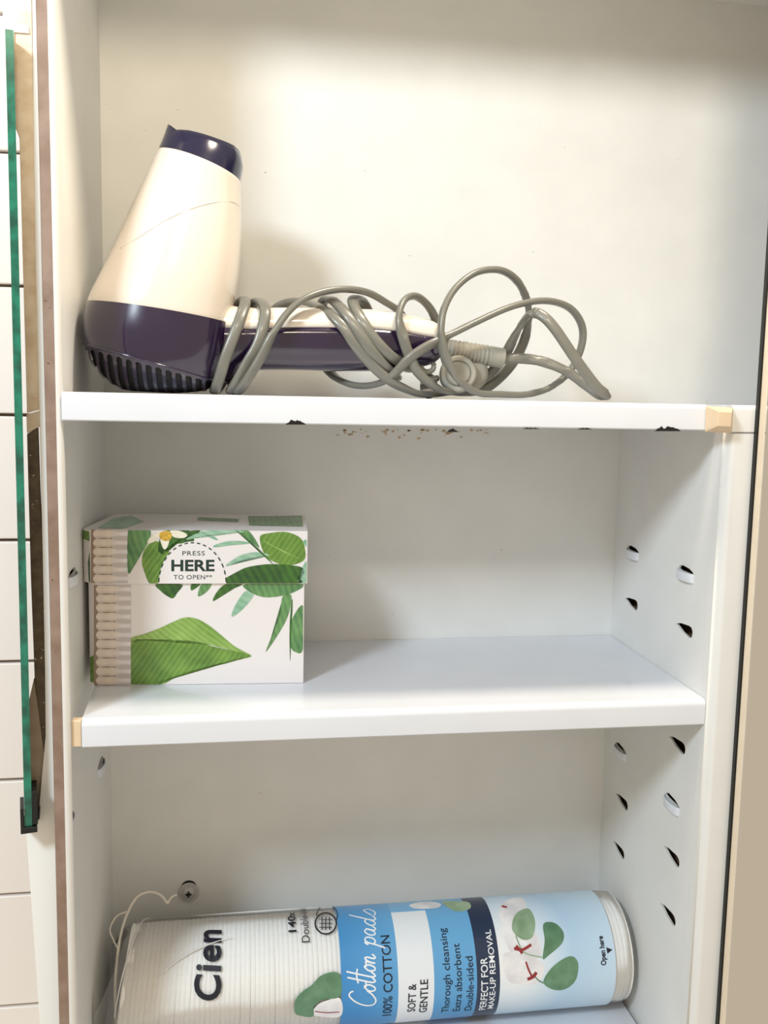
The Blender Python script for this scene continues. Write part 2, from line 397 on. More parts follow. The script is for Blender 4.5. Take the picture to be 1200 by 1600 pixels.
ld = thing('mirror_door', 'open mirror door seen on its green glass edge at the left, black clip below', 'mirror door', (-18, 10, 120))
g0, g1 = at(14.5, 46, -2), at(44.5, 1292, -2)      # near edge of the pane, front centre line
dirn = Vector((ray(28, 640).x, ray(28, 640).y, 0)).normalized()
side = Vector((dirn.y, -dirn.x, 0))
def pane(w0, w1, d0, d1, top, bot):
    a = [top + side * w0 + dirn * d0, top + side * w1 + dirn * d0, top + side * w1 + dirn * d1, top + side * w0 + dirn * d1]
    b = [p + (bot - top) for p in a]
    return MB().rings([a, b], True, True, True)
pane(-1.55, 1.55, 0, 1.2, g0, g1).build('glass_edge', M['edge'], ld)
pane(-1.4, 1.4, 1.25, 60, g0, g1).build('mirror_glass', M['mirror'], ld)
k0 = g1 + Vector((0, 0, 16)); k1 = g1 - Vector((0, 0, 2))
cl = pane(-3.2, -1.65, -1.0, 12, g1 + Vector((0, 0, 9)), k1).build('hinge_clip', M['black'], ld, bevel=.3)
pane(1.65, 3.9, -1.0, 12, k0, g1 + Vector((0, 0, 1))).build('hinge_clip', M['black'], ld, bevel=.3)
pane(-3.2, 3.6, -1.2, 12, g1 + Vector((0, 0, 0.2)), k1 - Vector((0, 0, .5))).build('clip_base', M['black'], ld, bevel=.3)
def plate(name, px, m, Y=10.5, th=2.0):
    return MB().prism([at(u, v, Y) for u, v in px], (0, th, 0)).build(name, m, ld, bevel=.25)
plate('clip_arm', [(51, 1258), (62, 1262), (61, 1281), (54, 1283), (54, 1264), (50, 1262)], M['black'], Y=4)
plate('reflected_side', [(4, -20), (49, -20), (51, 100), (53, 200), (57, 400), (62, 640), (42, 645), (38, 500), (33, 320), (30, 215), (20, 190), (17, 60), (4, 40)], M['reflected_pale'])  # coloured plates stand in for the cabinet side reflected in the door mirror
plate('reflected_side', [(42, 678), (59, 668), (62, 760), (66, 850), (70, 1050), (73, 1180), (69, 1185), (62, 1130), (54, 1060), (48, 900)], M['reflected_dark'])
plate('reflected_side', [(53, 1060), (64, 1140), (70, 1186), (74, 1182), (77, 1262), (50, 1286), (45, 1240), (42, 1108)], mat('reflected grey metal', (172, 158, 138), .45, rgb2=(140, 122, 96), scale=60))
plate('reflected_bracket', [(41, 648), (63, 641), (61, 667), (42, 677)], M['cream'], Y=9.5)
plate('top_bracket', [(6, 42), (22, 37), (44, 40), (46, 52), (22, 50), (17, 200), (10, 200), (9, 52)], M['trimwhite'], Y=9.5)

# ------------------------------------------------------------------ hair dryer
YD = 60.0
dry = thing('hair_dryer', 'white and dark purple hair dryer standing on its vented end, cord wrapped round handle', 'hair dryer', (35, YD, 311))
def section(L, Rr, b, n=96, e=2.0, j=0.0, yc=YD):
    A = at(L[0], L[1], yc); B = at(Rr[0], Rr[1], yc); c = (A + B) / 2; a = (B - A) / 2
    r = []
    for k in range(n):
        th = 2 * PI * k / n; cx, sx = math.cos(th), math.sin(th)
        cx = math.copysign(abs(cx) ** (2 / e), cx); sx = math.copysign(abs(sx) ** (2 / e), sx)
        r.append(c + a * cx + Vector((0, -b * sx, 0)))
    return r
def loft(keys, n=96, sub=6, e=2.0):
    P = catmull([(k[0][0], k[0][1], 0) for k in keys], sub); Q = catmull([(k[1][0], k[1][1], 0) for k in keys], sub); Bq = catmull([(k[2], 0, 0) for k in keys], sub)
    return [section((p.x, p.y), (q.x, q.y), b.x, n, e) for p, q, b in zip(P, Q, Bq)]
body_keys = [((246, 236), (376, 286), 20.5), ((227, 276), (377, 328), 22.3), ((206, 321), (377, 370), 24.5), ((183, 372), (375, 412), 27), ((158, 425), (370, 452), 29.3), ((142, 457), (363, 490), 30.6), ((136, 474), (360, 510), 31)]
body = loft(body_keys)
bo = MB().rings(body, True, True, True).build('body_shell', M['dryerwhite'], dry, smooth=True)
bvh = BVHTree.FromPolygons([Vector(v) for r in body for v in r], [(i * 96 + j, i * 96 + (j + 1) % 96, (i + 1) * 96 + (j + 1) % 96, (i + 1) * 96 + j) for i in range(len(body) - 1) for j in range(96)])
def on_body(u, v, off=0.0, tree=None):
    d = ray(u, v).normalized(); h = (tree or bvh).ray_cast(CAM, d)
    return None if h[0] is None else h[0] - d * off
# faint moulded seam across the barrel
sm = [on_body(u, v, .05) for u, v in [(188, 388), (215, 372), (245, 352), (275, 336), (305, 324), (335, 316), (362, 315), (373, 322)]]
sm = [p for p in sm if p]
tube(catmull(sm, 6), .22, 6).build('moulded_seam', M['dryerwhite'], dry, smooth=True)
# nozzle: collar with a scooped mouth, open at the top
noz = []
N = 96
r0 = section((247, 235), (375.5, 287), 20.2, N); 
r1 = section((256, 213), (380, 264), 17.6, N)
top = []
for k in range(N):
    th = 2 * PI * k / N; c, s_ = math.cos(th), math.sin(th)
    # mouth rim: high at the left, dips in the middle, rounds off at the right
    D_ = [(-1, -1), (-.9, 4), (-.75, 9), (-.4, 4), (0, 0), (.4, -4), (.8, -9), (.93, -8), (1, -3)]
    dip = next(y0 + (y1 - y0) * (c - x0) / (x1 - x0) for (x0, y0), (x1, y1) in zip(D_, D_[1:]) if c <= x1 + 1e-6)
    p = at(320 + 58 * c, 223 + 27 * c + dip, YD); p.y = YD - 15 * s_
    top.append(p)
rings = [r0, [a.lerp(b, .5) + Vector((0, 0, 0)) for a, b in zip(r0, r1)], r1, [a.lerp(b, .55) for a, b in zip(r1, top)], top]
cen = sum(top, Vector()) / N
inn = [t.lerp(cen, .08) for t in top]; inn2 = [p.lerp(sum(r0, Vector()) / N, .25) for p in r0]
MB().rings(rings + [inn, inn2], True, False, True).build('nozzle', M['navy'], dry, smooth=True)
# rear cover: smooth band, ledge, then a slotted dome over a black core
band = loft([((136.5, 472), (364, 508), 31.4), ((130, 500), (360, 545), 32.4), ((128.5, 522), (352, 578), 32.2), ((131, 538), (341, 598), 31.2)], sub=5)
MB().rings(band, True, False, False).build('rear_cover', M['purple'], dry, smooth=True)
dk = [((131, 538), (341, 598), 31.2), ((133.5, 543), (340, 600), 30), ((143, 566), (336, 606), 26.5), ((161, 590), (322, 611), 21), ((185, 606), (296, 613.5), 13), ((203, 611), (270, 614.5), 8)]
ND = 720
dome = loft(dk, n=ND, sub=10)
mb = MB(); vs = [p for r in dome for p in r]; fs = []
for i in range(len(dome) - 1):
    c = sum(dome[i], Vector()) / ND; ax = (dome[i][0] - dome[i][ND // 2]).normalized()
    for j in range(ND):
        k = (j + 1) % ND
        mid = (dome[i][j] + dome[i][k] + dome[i + 1][j] + dome[i + 1][k]) / 4
        xx = mid.x - 17.0
        ph = (xx / 4.35) % 1.0
        hw = .31 if 14 <= i <= 44 else (.31 * math.sqrt(max(0, 1 - ((13.5 - i) / 3.0) ** 2)) if 11 <= i < 14 else 0)
        if abs(ph - .5) < hw and i < 46: continue
        fs.append((i * ND + j, i * ND + k, (i + 1) * ND + k, (i + 1) * ND + j))
fs.append(tuple((len(dome) - 1) * ND + j for j in range(ND)))
mb.add(vs, fs).build('vent_grille', M['purple'], dry, smooth=True)
core = [[p.lerp(sum(r, Vector()) / ND, .06) for p in r[::8]] for r in dome[1:]]
MB().rings(core, True, True, True).build('vent_core', M['vent'], dry, smooth=True)
lip = [p + Vector((0, 0, 0)) for p in section((130.6, 537.5), (341.3, 597.5), 31.4, 64)]
tube(lip + [lip[0]], .55, 8).build('cover_ridge', M['purple'], dry, smooth=True)
# handle: white upper shell and purple lower shell split along a seam
hx = [318, 345, 362, 380, 400, 450, 520, 580, 620, 655, 676, 688, 692]
ht = [470, 474, 478, 480, 481, 481, 481, 484, 489, 496, 503, 514, 528]
hs = [506, 514, 516, 517, 517, 515, 515, 517, 521, 527, 530, 532, 534]
hb = [604, 600, 592, 584, 579, 578, 580, 580, 578, 574, 568, 556, 540]
hr = [14, 14, 14, 13.8, 13.5, 13.2, 13.2, 13.2, 13, 12.5, 11.5, 8, 3]
def hl(vals): return [p.x for p in catmull([(v, 0, 0) for v in vals], 6)]
HX, HT, HS, HB, HR = map(hl, (hx, ht, hs, hb, hr))
def half(upper):
    rings = []
    for x, t, s_, b, r in zip(HX, HT, HS, HB, HR):
        base = at(x, s_, YD); tip = at(x, t if upper else b, YD); d = tip - base; ring = []
        n = 28
        for k in range(n + 1):
            a = PI * k / n; ca, sa = math.cos(a), math.sin(a)
            ca = math.copysign(abs(ca) ** .8, ca); sa = sa ** .8
            rr_ = r * (1.0 if not upper else .985)
            ring.append(base + d * sa + Vector((0, -rr_ * ca, 0)))
        rings.append(ring)
    return MB().rings(rings, True, True, True)
half(True).build('handle_shell', label and M['dryerwhite'], dry, smooth=True)
half(False).build('handle_grip', M['purple'], dry, smooth=True)
# ribbed cable relief leaving the handle end
A, B = at(684, 542, YD), at(786, 560, YD)
path = [A.lerp(B, i / 80) for i in range(81)]
def rel(t):
    if t > .78: return 5.1
    return 4.3 + .7 * t + (.45 if (t * 17) % 1 < .62 else -.25)
tube(path, rel, 24).build('cord_relief', M['plug'], dry, smooth=True)
# hanging loop and moulded plug under it
hl_ = [at(668 + 10 * math.cos(a), 572 + 9 * math.sin(a), 56) for a in [2 * PI * i / 24 for i in range(25)]]
tube(hl_, 1.3, 8).build('hanging_loop', M['plug'], dry, smooth=True)
pc = at(716, 584, 54)
plg = MB(); pr = []
ax = (CAM - pc).normalized(); ax = (ax + Vector((.05, 0, .1))).normalized(); e1 = ax.cross(Vector((0, 0, 1))).normalized(); e2 = e1.cross(ax)
def pdisc(mb, prof, c=pc, n=36, ex=(1, 1)):
    return mb.rings([[c + ax * h + (e1 * math.cos(2 * PI * k / n) * ex[0] + e2 * math.sin(2 * PI * k / n) * ex[1]) * r for k in range(n)] for r, h in prof], True, True, True)
pdisc(plg, [(8, -12), (9.2, -10), (9.4, -2), (9.2, 0.2), (8.4, 1.0), (6.6, 1.0), (6.2, .2)])
plg.build('plug', M['plug'], dry, smooth=False, bevel=.3)
pdisc(MB(), [(5.8, 0), (5.8, 1.2), (5.2, 1.6)]).build('plug_face', M['plug'], dry)
pdisc(MB(), [(5, -10), (7.5, -8), (7.5, 0), (5, 2)], c=at(742, 582, 60), ex=(.9, 1.15)).build('plug_body', M['plug'], dry, smooth=True)
pdisc(MB(), [(5, -4), (6.4, -2), (6.4, 1), (5, 2.5)], c=at(670, 603, 66), ex=(.7, 1)).build('plug_rim', M['plug'], dry, smooth=True)
for dx in (-3, 3):
    q = at(684, 600, 62) + Vector((0, 0, dx))
    tube([q, q + Vector((-9, -2, -2))], 1.6, 12).build('plug_pin', M['metal'], dry, smooth=True)

# one continuous flat cord: (u, v, Y, edge-on amount)
cordp = [(780, 561, 60, .3), (812, 560, 59, .4), (848, 565, 57, .5), (885, 580, 54, .4), (915, 601, 50, .2), (936, 617, 46, .0), (947, 622.5, 42.5, 0), (946, 621, 39.5, 0), (930, 602, 38.5, 0),
    (900, 562, 40, 0), (868, 515, 43, 0), (848, 494, 46, .2), (832, 489, 50, .7), (820, 499, 56, .9), (806, 522, 61, .4), (788, 556, 65, .2), (764, 585, 67, .2), (735, 604, 66, .5), (700, 613, 63, 1), (660, 616, 54, .8),
    (632, 607, 49, .1), (608, 594, 46, 0), (582, 571, 44.5, 0), (556, 540, 44, 0), (537, 512, 45, 0), (518, 493, 49, 0), (497, 479, 57, 0), (470, 471, 66, 0), (440, 477, 73, 0), (418, 500, 77, 0),
    (395, 550, 76, 0), (372, 597, 66, 0), (361, 610.5, 52, 0), (370, 597, 44.5, 0), (386, 568, 43, 0), (402, 540, 43, 0), (411, 510, 44.5, 0), (414.5, 486, 48, 0), (408, 472.5, 56, 0), (396, 474, 66, 0), (385, 500, 76, 0),
    (366, 556, 76.5, 0), (346, 598, 66, 0), (336, 611, 52, 0), (343, 590, 43, 0), (352, 560, 41.5, 0), (366, 523, 42.5, 0), (376, 496, 45, 0), (383, 474, 52, 0), (380, 468.5, 60, 0), (373, 480, 70, 0), (372, 510, 77, 0),
    (366, 570, 77, 0), (364, 604, 64, 0), (371, 612, 50, .2), (386, 594, 41, .4), (408, 558, 39, .5), (424, 526, 39, .7), (448, 490, 41, .9), (474, 468, 44, 1), (505, 456, 48, 1), (540, 452, 52, 1), (574, 457, 57, 1), (602, 472, 63, 1), (626, 490, 70, .7),
    (642, 525, 77, 0), (640, 570, 74, 0), (638, 577, 60, 0), (628, 568, 48, 0), (606, 552, 43.5, 0), (583, 527, 43.5, 0), (563, 497, 46, 0), (551, 472, 54, 0), (558, 466, 62, 0), (571, 478, 71, 0), (590, 525, 77, 0),
    (612, 578, 74, 0), (620, 590, 62, 0), (610, 581, 48, 0), (584, 553, 43, 0), (564, 524, 43, 0), (541, 491, 46.5, 0), (519, 469, 56, 0), (505, 471, 66, 0), (500, 500, 77, 0),
    (505, 560, 77, 0), (518, 584, 72, .4), (540, 598, 66, 1), (566, 603, 60, 1), (592, 599, 53, .8), (612, 588, 45, .4), (640, 560, 40, .3), (668, 541, 40, .5), (692, 529, 42, .7), (740, 505, 46, .9), (800, 479, 50, 1), (850, 470, 54, 1), (888, 480, 58, 1), (908, 506, 60, 1), (909, 538, 61, 1),
    (893, 576, 62, .8), (862, 604, 60, .6), (824, 620, 56, .8), (780, 621, 50, 1), (745, 613, 45, .8), (715, 592, 41, .5), (697, 560, 40, .5), (689, 525, 40, .8), (693, 485, 42, 1), (712, 450, 46, 1), (744, 426, 50, 1), (780, 422, 54, 1), (806, 437, 58, .9), (822, 466, 62, .7),
    (826, 500, 66, .4), (816, 540, 70, .2), (795, 575, 72, .2), (765, 603, 71, .4), (735, 613, 68, .8), (710, 613, 58, 1), (684, 607, 48, .6), (655, 584, 43, .3), (638, 552, 42, .3), (627, 516, 42, .6), (624, 488, 45, .9), (634, 467, 50, 1), (652, 464, 57, 1), (672, 482, 64, .7), (685, 512, 70, .4), (692, 545, 72, .2), (700, 572, 67, 0)]
ctr = catmull([tuple(at(u, max(min(v, 616), 0), Y)) for u, v, Y, e in cordp], 10)
for p in ctr: p.z = max(p.z, 313.0)
ed = [p.x for p in catmull([(q[3], 0, 0) for q in cordp], 10)]
haxis = (at(400, 530, YD), at(690, 530, YD))
rings = []; prevN = None
for i, p in enumerate(ctr):
    t = (ctr[min(i + 1, len(ctr) - 1)] - ctr[max(i - 1, 0)]).normalized()
    e = min(1, max(0, ed[i]))
    rad = Vector((0, p.y - YD, p.z - haxis[0].z - (haxis[1].z - haxis[0].z) * (p.x - haxis[0].x) / (haxis[1].x - haxis[0].x)))
    if p.x > 176: rad = Vector((0, -1, 0))
    rad = rad - t * rad.dot(t); rad = rad.normalized() if rad.length > .1 else t.orthogonal().normalized()
    en = t.cross(Vector((0, 1, 0))); en = en.normalized() if en.length > .15 else rad
    if en.dot(rad) < 0: en = -en
    Nn = (rad * (1 - e) + en * e); Nn = Nn - t * Nn.dot(t); Nn.normalize()
    if prevN is not None:
        if Nn.dot(prevN) < 0: Nn = -Nn
        Nn = (prevN * .72 + Nn * .28); Nn = Nn - t * Nn.dot(t); Nn.normalize()
    prevN = Nn; W = t.cross(Nn)
    ring = []
    for k in range(14):
        a = 2 * PI * k / 14; ca, sa = math.cos(a), math.sin(a)
        ca = math.copysign(abs(ca) ** .75, ca); sa = math.copysign(abs(sa) ** .75, sa)
        ring.append(p + W * ca * 2.7 + Nn * sa * 1.65)
    rings.append(ring)
MB().rings(rings, True, True, True).build('power_cord', M['cord'], dry, smooth=True)

# ------------------------------------------------------------------ flat print helpers
def poly_fill(pts3, name, m, parent, uv=None):
    bm = bmesh.new(); vs = [bm.verts.new(p * S) for p in pts3]
    f = bm.faces.new(vs); bmesh.ops.triangulate(bm, faces=[f])
    me = bpy.data.meshes.new(name); bm.to_mesh(me); bm.free(); me.materials.append(m)
    o = bpy.data.objects.new(name, me); COL.objects.link(o)
    if parent is not None: child(o, parent)
    return o
def text_mesh(body, bold=0.0, shear=0.0, space=1.0):
    cu = bpy.data.curves.new('t', 'FONT'); cu.body = body; cu.size = 1.0; cu.offset = bold; cu.shear = shear; cu.space_character = space
    cu.resolution_u = 4
    o = bpy.data.objects.new('t', cu); COL.objects.link(o); bpy.context.view_layer.update()
    me = bpy.data.meshes.new_from_object(o.evaluated_get(bpy.context.evaluated_depsgraph_get()))
    bpy.data.objects.remove(o)
    vs = [(v.co.x, v.co.y) for v in me.vertices]; fs = [tuple(p.vertices) for p in me.polygons]
    bpy.data.meshes.remove(me)
    x0 = min(v[0] for v in vs); x1 = max(v[0] for v in vs); y0 = min(v[1] for v in vs); y1 = max(v[1] for v in vs)
    return vs, fs, (x0, x1, y0, y1)

# ------------------------------------------------------------------ cotton swab box
box = thing('cotton_swab_box', 'white carton of cotton swabs printed with green leaves on the middle shelf', 'box', (52, 85, 168.8))
ZB = 168.9
FA = Vector((4.0, 53.2, ZB)); FB = Vector((104.6, 48.2, ZB))       # front edge of the base
fx = (FB - FA).normalized(); fn = Vector((fx.y, -fx.x, 0))         # fn points to the viewer
def zat(u, v, P0): # height of a pixel on the vertical plane through P0 with normal fn
    d = ray(u, v); t = (P0 - CAM).dot(fn) / d.dot(fn); return CAM + d * t
zl = zat(300, 912, FA + fn * 1.4).z; zt = zat(300, 829, FA + fn * 1.4).z
back = -fn * 62
bl = Vector((0.4, 57.4, ZB))
foot = [FA, FB, FB + back, FA + back + fx * 1.0, bl]
MB().prism(foot, (0, 0, zt - 1.5 - ZB)).build('carton', M['board'], box, bevel=.25)
LA = FA + fn * 1.4 - fx * 1.6; LB = FB + fn * 1.4 + fx * 1.4
lf = [LA, LB, LB + back - fn * 2.8, LA + back - fn * 2.8 + fx, bl + Vector((-2.4, .6, 0))]
lf = [Vector((max(p.x, xl(p.y) + .4), p.y, zl)) for p in lf]
lid = MB().prism(lf, (0, 0, zt - zl)).build('lid', M['board'], box, bevel=.3)
def face_pt(u, v, onlid, off):
    P0 = (LA if onlid else FA) + fn * (.12 + off)
    return zat(u, v, P0)
def Z3(p): return (100 + p[0] / 3.0, 780 + p[1] / 3.0)
def decal(pts, name, m, onlid, off=.0, smooth=True, n=5, clip=None):
    q = [Z3(p) for p in pts]
    if smooth: q = [(p.x, p.y) for p in catmull([(a, b, 0) for a, b in q], n, True)]
    if clip: q = [(min(max(a, clip[0]), clip[2]), min(max(b, clip[1]), clip[3])) for a, b in q]
    o = poly_fill([face_pt(u, v, onlid, off) for u, v in q], name, m, lid if onlid else box); return o
LC = (141.5, 828.5, 479, 911.6); BC = (149, 912.4, 473.5, 1069.5)
def strip(pts, w0, w1, name, m, onlid, off):
    P = catmull([Z3(p) + (0,) for p in pts], 6); L_ = []; R_ = []
    for i, p in enumerate(P):
        t = (P[min(i + 1, len(P) - 1)] - P[max(i - 1, 0)]).normalized(); f = i / (len(P) - 1)
        w = (w0 * (1 - f) + w1 * f) * math.sin(PI * min(max(f, .04), .96)) ** .6 / 3
        nn = Vector((-t.y, t.x, 0)); L_.append(p + nn * w); R_.append(p - nn * w)
    q = [(p.x, p.y) for p in L_ + R_[::-1]]; c = LC if onlid else BC
    q = [(min(max(a, c[0]), c[2]), min(max(b, c[1]), c[3])) for a, b in q]
    poly_fill([face_pt(u, v, onlid, off) for u, v in q], name, m, lid if onlid else box)
# swab photograph strip: rows of swabs in printed colour
def swabs(x0, x1, y0, y1, rows, onlid):
    mb = MB(); nu, nv = 30, 9
    tan = lin((150, 128, 108))
    mb.add([face_pt(*Z3(p), onlid, .0) for p in ((x0 - 10, y0), (x1, y0), (x1, y1), (x0 - 10, y1))], [(0, 1, 2, 3)], [tan] * 4)
    for r in range(rows):
        ya = y0 + (y1 - y0) * r / rows; yb = y0 + (y1 - y0) * (r + 1) / rows; vs = []; cs = []
        for i in range(nu + 1):
            f = i / nu; x = x0 + (x1 - x0) * f
            if f < .12: hw = .5 * math.sqrt(max(.02, 1 - (1 - f / .12) ** 2))
            elif f < .5: hw = .5 - .06 * math.sin((f - .12) / .38 * PI)
            elif f < .72: hw = .46 - .2 * (f - .5) / .22
            else: hw = .26
            for j in range(nv + 1):
                g = j / nv * 2 - 1; y = (ya + yb) / 2 + g * hw * (yb - ya)
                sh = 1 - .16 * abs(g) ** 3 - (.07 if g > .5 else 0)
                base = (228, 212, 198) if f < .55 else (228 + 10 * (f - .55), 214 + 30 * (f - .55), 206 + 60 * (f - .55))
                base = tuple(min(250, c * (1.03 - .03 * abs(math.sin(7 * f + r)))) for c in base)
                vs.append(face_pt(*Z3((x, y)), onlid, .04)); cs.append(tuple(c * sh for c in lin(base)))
        fs = [(i * (nv + 1) + j, (i + 1) * (nv + 1) + j, (i + 1) * (nv + 1) + j + 1, i * (nv + 1) + j + 1) for i in range(nu) for j in range(nv)]
        # pale gap tone behind the thin sticks
        mb.add([face_pt(*Z3(p), onlid, .02) for p in ((x0 + (x1 - x0) * .55, ya), (x1, ya), (x1, yb), (x0 + (x1 - x0) * .55, yb))], [(0, 1, 2, 3)], [lin((202, 192, 188))] * 4)
        mb.add(vs, fs, cs)
    mb.build('swab_print', M['vcol'], lid if onlid else box, colors=True, fix=False)
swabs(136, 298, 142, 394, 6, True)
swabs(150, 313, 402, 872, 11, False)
# base leaves
up_ = [(314, 650), (400, 625), (480, 590), (560, 556), (620, 560), (680, 592), (740, 640), (800, 690), (878, 733)]
mid = [(760, 702), (620, 668), (500, 657), (400, 658), (314, 672)]
decal(up_ + mid, 'printed_leaf', M['leaf_light'], False, .04, n=4, clip=(204.5, 913, 473, 1069))
lo_ = [(314, 676), (400, 662), (500, 661), (620, 672), (760, 706), (878, 733), (820, 752), (740, 775), (660, 788), (580, 808), (520, 835), (450, 870), (314, 870)]
decal(lo_, 'printed_leaf', M['leaf_deep'], False, .04, n=4, clip=(204.5, 913, 473, 1069.5))
for pts, m in [([(432, 398), (455, 432), (485, 455), (512, 464), (532, 435), (552, 399)], 'leaf_dark'), ([(598, 398), (640, 398), (598, 428)], 'leaf_dark'),
               ([(645, 398), (692, 398), (664, 438), (628, 454)], 'leaf_mid'), ([(700, 478), (716, 436), (760, 398), (838, 398), (770, 430)], 'leaf_dark'),
               ([(852, 398), (882, 440), (950, 460), (1050, 446), (1120, 412), (1120, 398)], 'leaf_mid'), ([(850, 432), (890, 447), (838, 515), (786, 551), (802, 500)], 'leaf_pale'),
               ([(1024, 458), (1066, 452), (1052, 540), (1012, 620), (946, 716), (984, 620), (1014, 540)], 'leaf_mid'), ([(1066, 572), (1122, 500), (1121, 700), (1084, 716), (1060, 680)], 'leaf_mid')]:
    decal(pts, 'printed_leaf', M[m], False, .05, clip=BC)
strip([(1070, 470), (1062, 600), (1060, 755)], 6, 3, 'printed_stem', M['leaf_dark'], False, .06)
# lid leaves
for pts, m in [([(300, 152), (330, 134), (398, 138), (404, 180), (372, 240), (330, 312), (299, 342)], 'leaf_mid'), ([(470, 150), (560, 145), (610, 190), (570, 205), (500, 215), (470, 260), (440, 230)], 'leaf_dark'),
               ([(420, 198), (380, 232), (365, 290), (378, 345), (402, 396), (440, 396), (456, 320), (492, 255), (470, 212)], 'leaf_deep'), ([(560, 140), (600, 150), (640, 140), (620, 170), (575, 180)], 'leaf_dark'),
               ([(800, 143), (852, 140), (890, 178), (915, 228), (872, 196)], 'leaf_mid'), ([(918, 178), (962, 160), (1040, 154), (1108, 182), (1130, 238), (1124, 286), (1060, 310), (1000, 300), (942, 262)], 'leaf_deep'),
               ([(744, 396), (800, 350), (850, 322), (930, 307), (1010, 305), (1120, 322), (1112, 372), (1086, 396)], 'leaf_dark'), ([(1096, 372), (1136, 290), (1136, 385), (1110, 396)], 'leaf_pale'), ([(1120, 200), (1138, 190), (1138, 225)], 'leaf_pale')]:
    decal(pts, 'printed_leaf', M[m], True, .04, clip=LC)
for pts, w in [([(575, 188), (650, 162), (760, 150), (842, 152)], 11), ([(700, 222), (780, 206), (870, 205)], 11), ([(760, 312), (830, 275), (900, 259), (962, 262)], 13), ([(720, 190), (640, 150)], 8)]:
    strip(pts, w, w * .8, 'printed_leaf', M['leaf_pale'], True, .05)
strip([(800, 140), (870, 200), (940, 265), (978, 302)], 5, 4, 'printed_stem', M['leaf_dark'], True, .06)
strip([(935, 195), (1020, 240), (1105, 280)], 4, 3, 'printed_stem', M['leaf_light'], True, .07)
petal = mat('petal print', (246, 240, 220), .4, coat=.3, rgb2=(222, 214, 190), scale=200); pollen = mat('pollen print', (226, 188, 66), .4, coat=.3, rgb2=(184, 132, 40), scale=500)
for pts in [[(392, 208), (402, 180), (440, 152), (452, 165), (430, 195)], [(452, 178), (492, 178), (488, 215), (472, 236), (458, 215)], [(495, 150), (540, 148), (578, 166), (560, 182), (515, 178)]]:
    decal(pts, 'printed_petal', petal, True, .08, clip=LC)
decal([(448, 160), (478, 148), (504, 160), (500, 188), (476, 196), (452, 186)], 'printed_pollen', pollen, True, .10, clip=LC)
# press tab with dashed outline and lettering
cx, cy, R_ = 602, 396, 158
arc = [(cx + R_ * math.cos(PI * k / 40) * 1.0, cy - 198 * math.sin(PI * k / 40)) for k in range(41)]
decal(arc, 'press_tab', M['board'], True, .12, smooth=False, clip=LC)
dm = MB()
for k in range(17):
    a0 = PI * (k + .22) / 17; a1 = PI * (k + .78) / 17
    q = [face_pt(*Z3((cx + (R_ + o_) * math.cos(a), cy - (192 + o_) * math.sin(a))), True, .15) for a in (a0, (a0 + a1) / 2, a1) for o_ in (-3.2, 2.6)]
    dm.add(q, [(0, 1, 3, 2), (2, 3, 5, 4)])
dm.build('dashed_line', M['ink'], lid)
def box_text(body, zx0, zx1, zy0, zy1, bold, onlid=True, m='ink', name='printed_text', space=1.0):
    vs, fs, (x0, x1, y0, y1) = text_mesh(body, bold, 0, space)
    q = [face_pt(*Z3((zx0 + (zx1 - zx0) * (x - x0) / (x1 - x0), zy1 - (zy1 - zy0) * (y - y0) / (y1 - y0))), onlid, .16) for x, y in vs]
    MB().add(q, fs).build(name, M[m], lid if onlid else box)
box_text('PRESS', 555, 660, 243, 264, .008, space=1.15)
box_text('HERE', 503, 706, 284, 338, .03)
box_text('TO OPEN**', 514, 694, 354, 376, .008, space=1.1)
# side strip prints and lid top prints
def lpt(f, z, onlid=True):   # point on the narrow left panel
    a, b = (lf[0], lf[4]) if onlid else (FA, bl)
    p = a.lerp(b, f); n_ = Vector((-(a - b).y, (a - b).x, 0)).normalized()
    if n_.y > 0: n_ = -n_
    p = p + n_ * .1; return Vector((p.x, p.y, z))
def side_decal(pts, m, onlid, name='printed_leaf'):
    poly_fill([lpt(f, z, onlid) for f, z in pts], name, m, lid if onlid else box)
side_decal([(.05, zt - .8), (.95, zt - .8), (.95, zt - 5), (.05, zt - 5.4)], M['leaf_deep'], True)
side_decal([(.05, zl + 16), (.35, zl + 10), (.25, zl + .6), (.05, zl + .6)], M['leaf_dark'], True)
side_decal([(.05, ZB + 16), (.95, ZB + 13), (.95, ZB + 1), (.05, ZB + 1)], M['leaf_deep'], False)
def top_pt(fxr, fyr): return LA + (LB - LA) * fxr - fn * 64 * fyr + Vector((0, 0, zt - LA.z + .12))
for pts, m in [([(.72, .3), (.98, .25), (.985, .95), (.7, .9)], 'leaf_mid'), ([(.02, .12), (.14, .08), (.2, .5), (.1, .9), (.03, .7)], 'leaf_pale'), ([(.45, .6), (.66, .5), (.66, .7), (.45, .8)], 'leaf_mid')]:
    poly_fill([top_pt(*p) for p in pts], 'printed_leaf', M[m], lid)

# ------------------------------------------------------------------ bag of cotton pads
YB_, RB = 86.0, 29.3
ZC = -39 + 31.1
bag = thing('cotton_pad_bag', 'clear plastic sleeve of cotton pads with blue printed label lying on the cabinet floor', 'bag', (150, YB_, -39))
def cyl_hit(u, v, r=30.9):
    d = ray(u, v); o = CAM
    a = d.y ** 2 + d.z ** 2; b = 2 * ((o.y - YB_) * d.y + (o.z - ZC) * d.z); c = (o.y - YB_) ** 2 + (o.z - ZC) ** 2 - r * r
    D_ = max(0, b * b - 4 * a * c); t = (-b - math.sqrt(D_)) / (2 * a); p = o + d * t
    return p.x, math.atan2(p.z - ZC, -(p.y - YB_))      # X, angle from the viewer-facing side upward
def cyl(x, ph, r=30.9): return Vector((x, YB_ - r * math.cos(ph), ZC + r * math.sin(ph)))
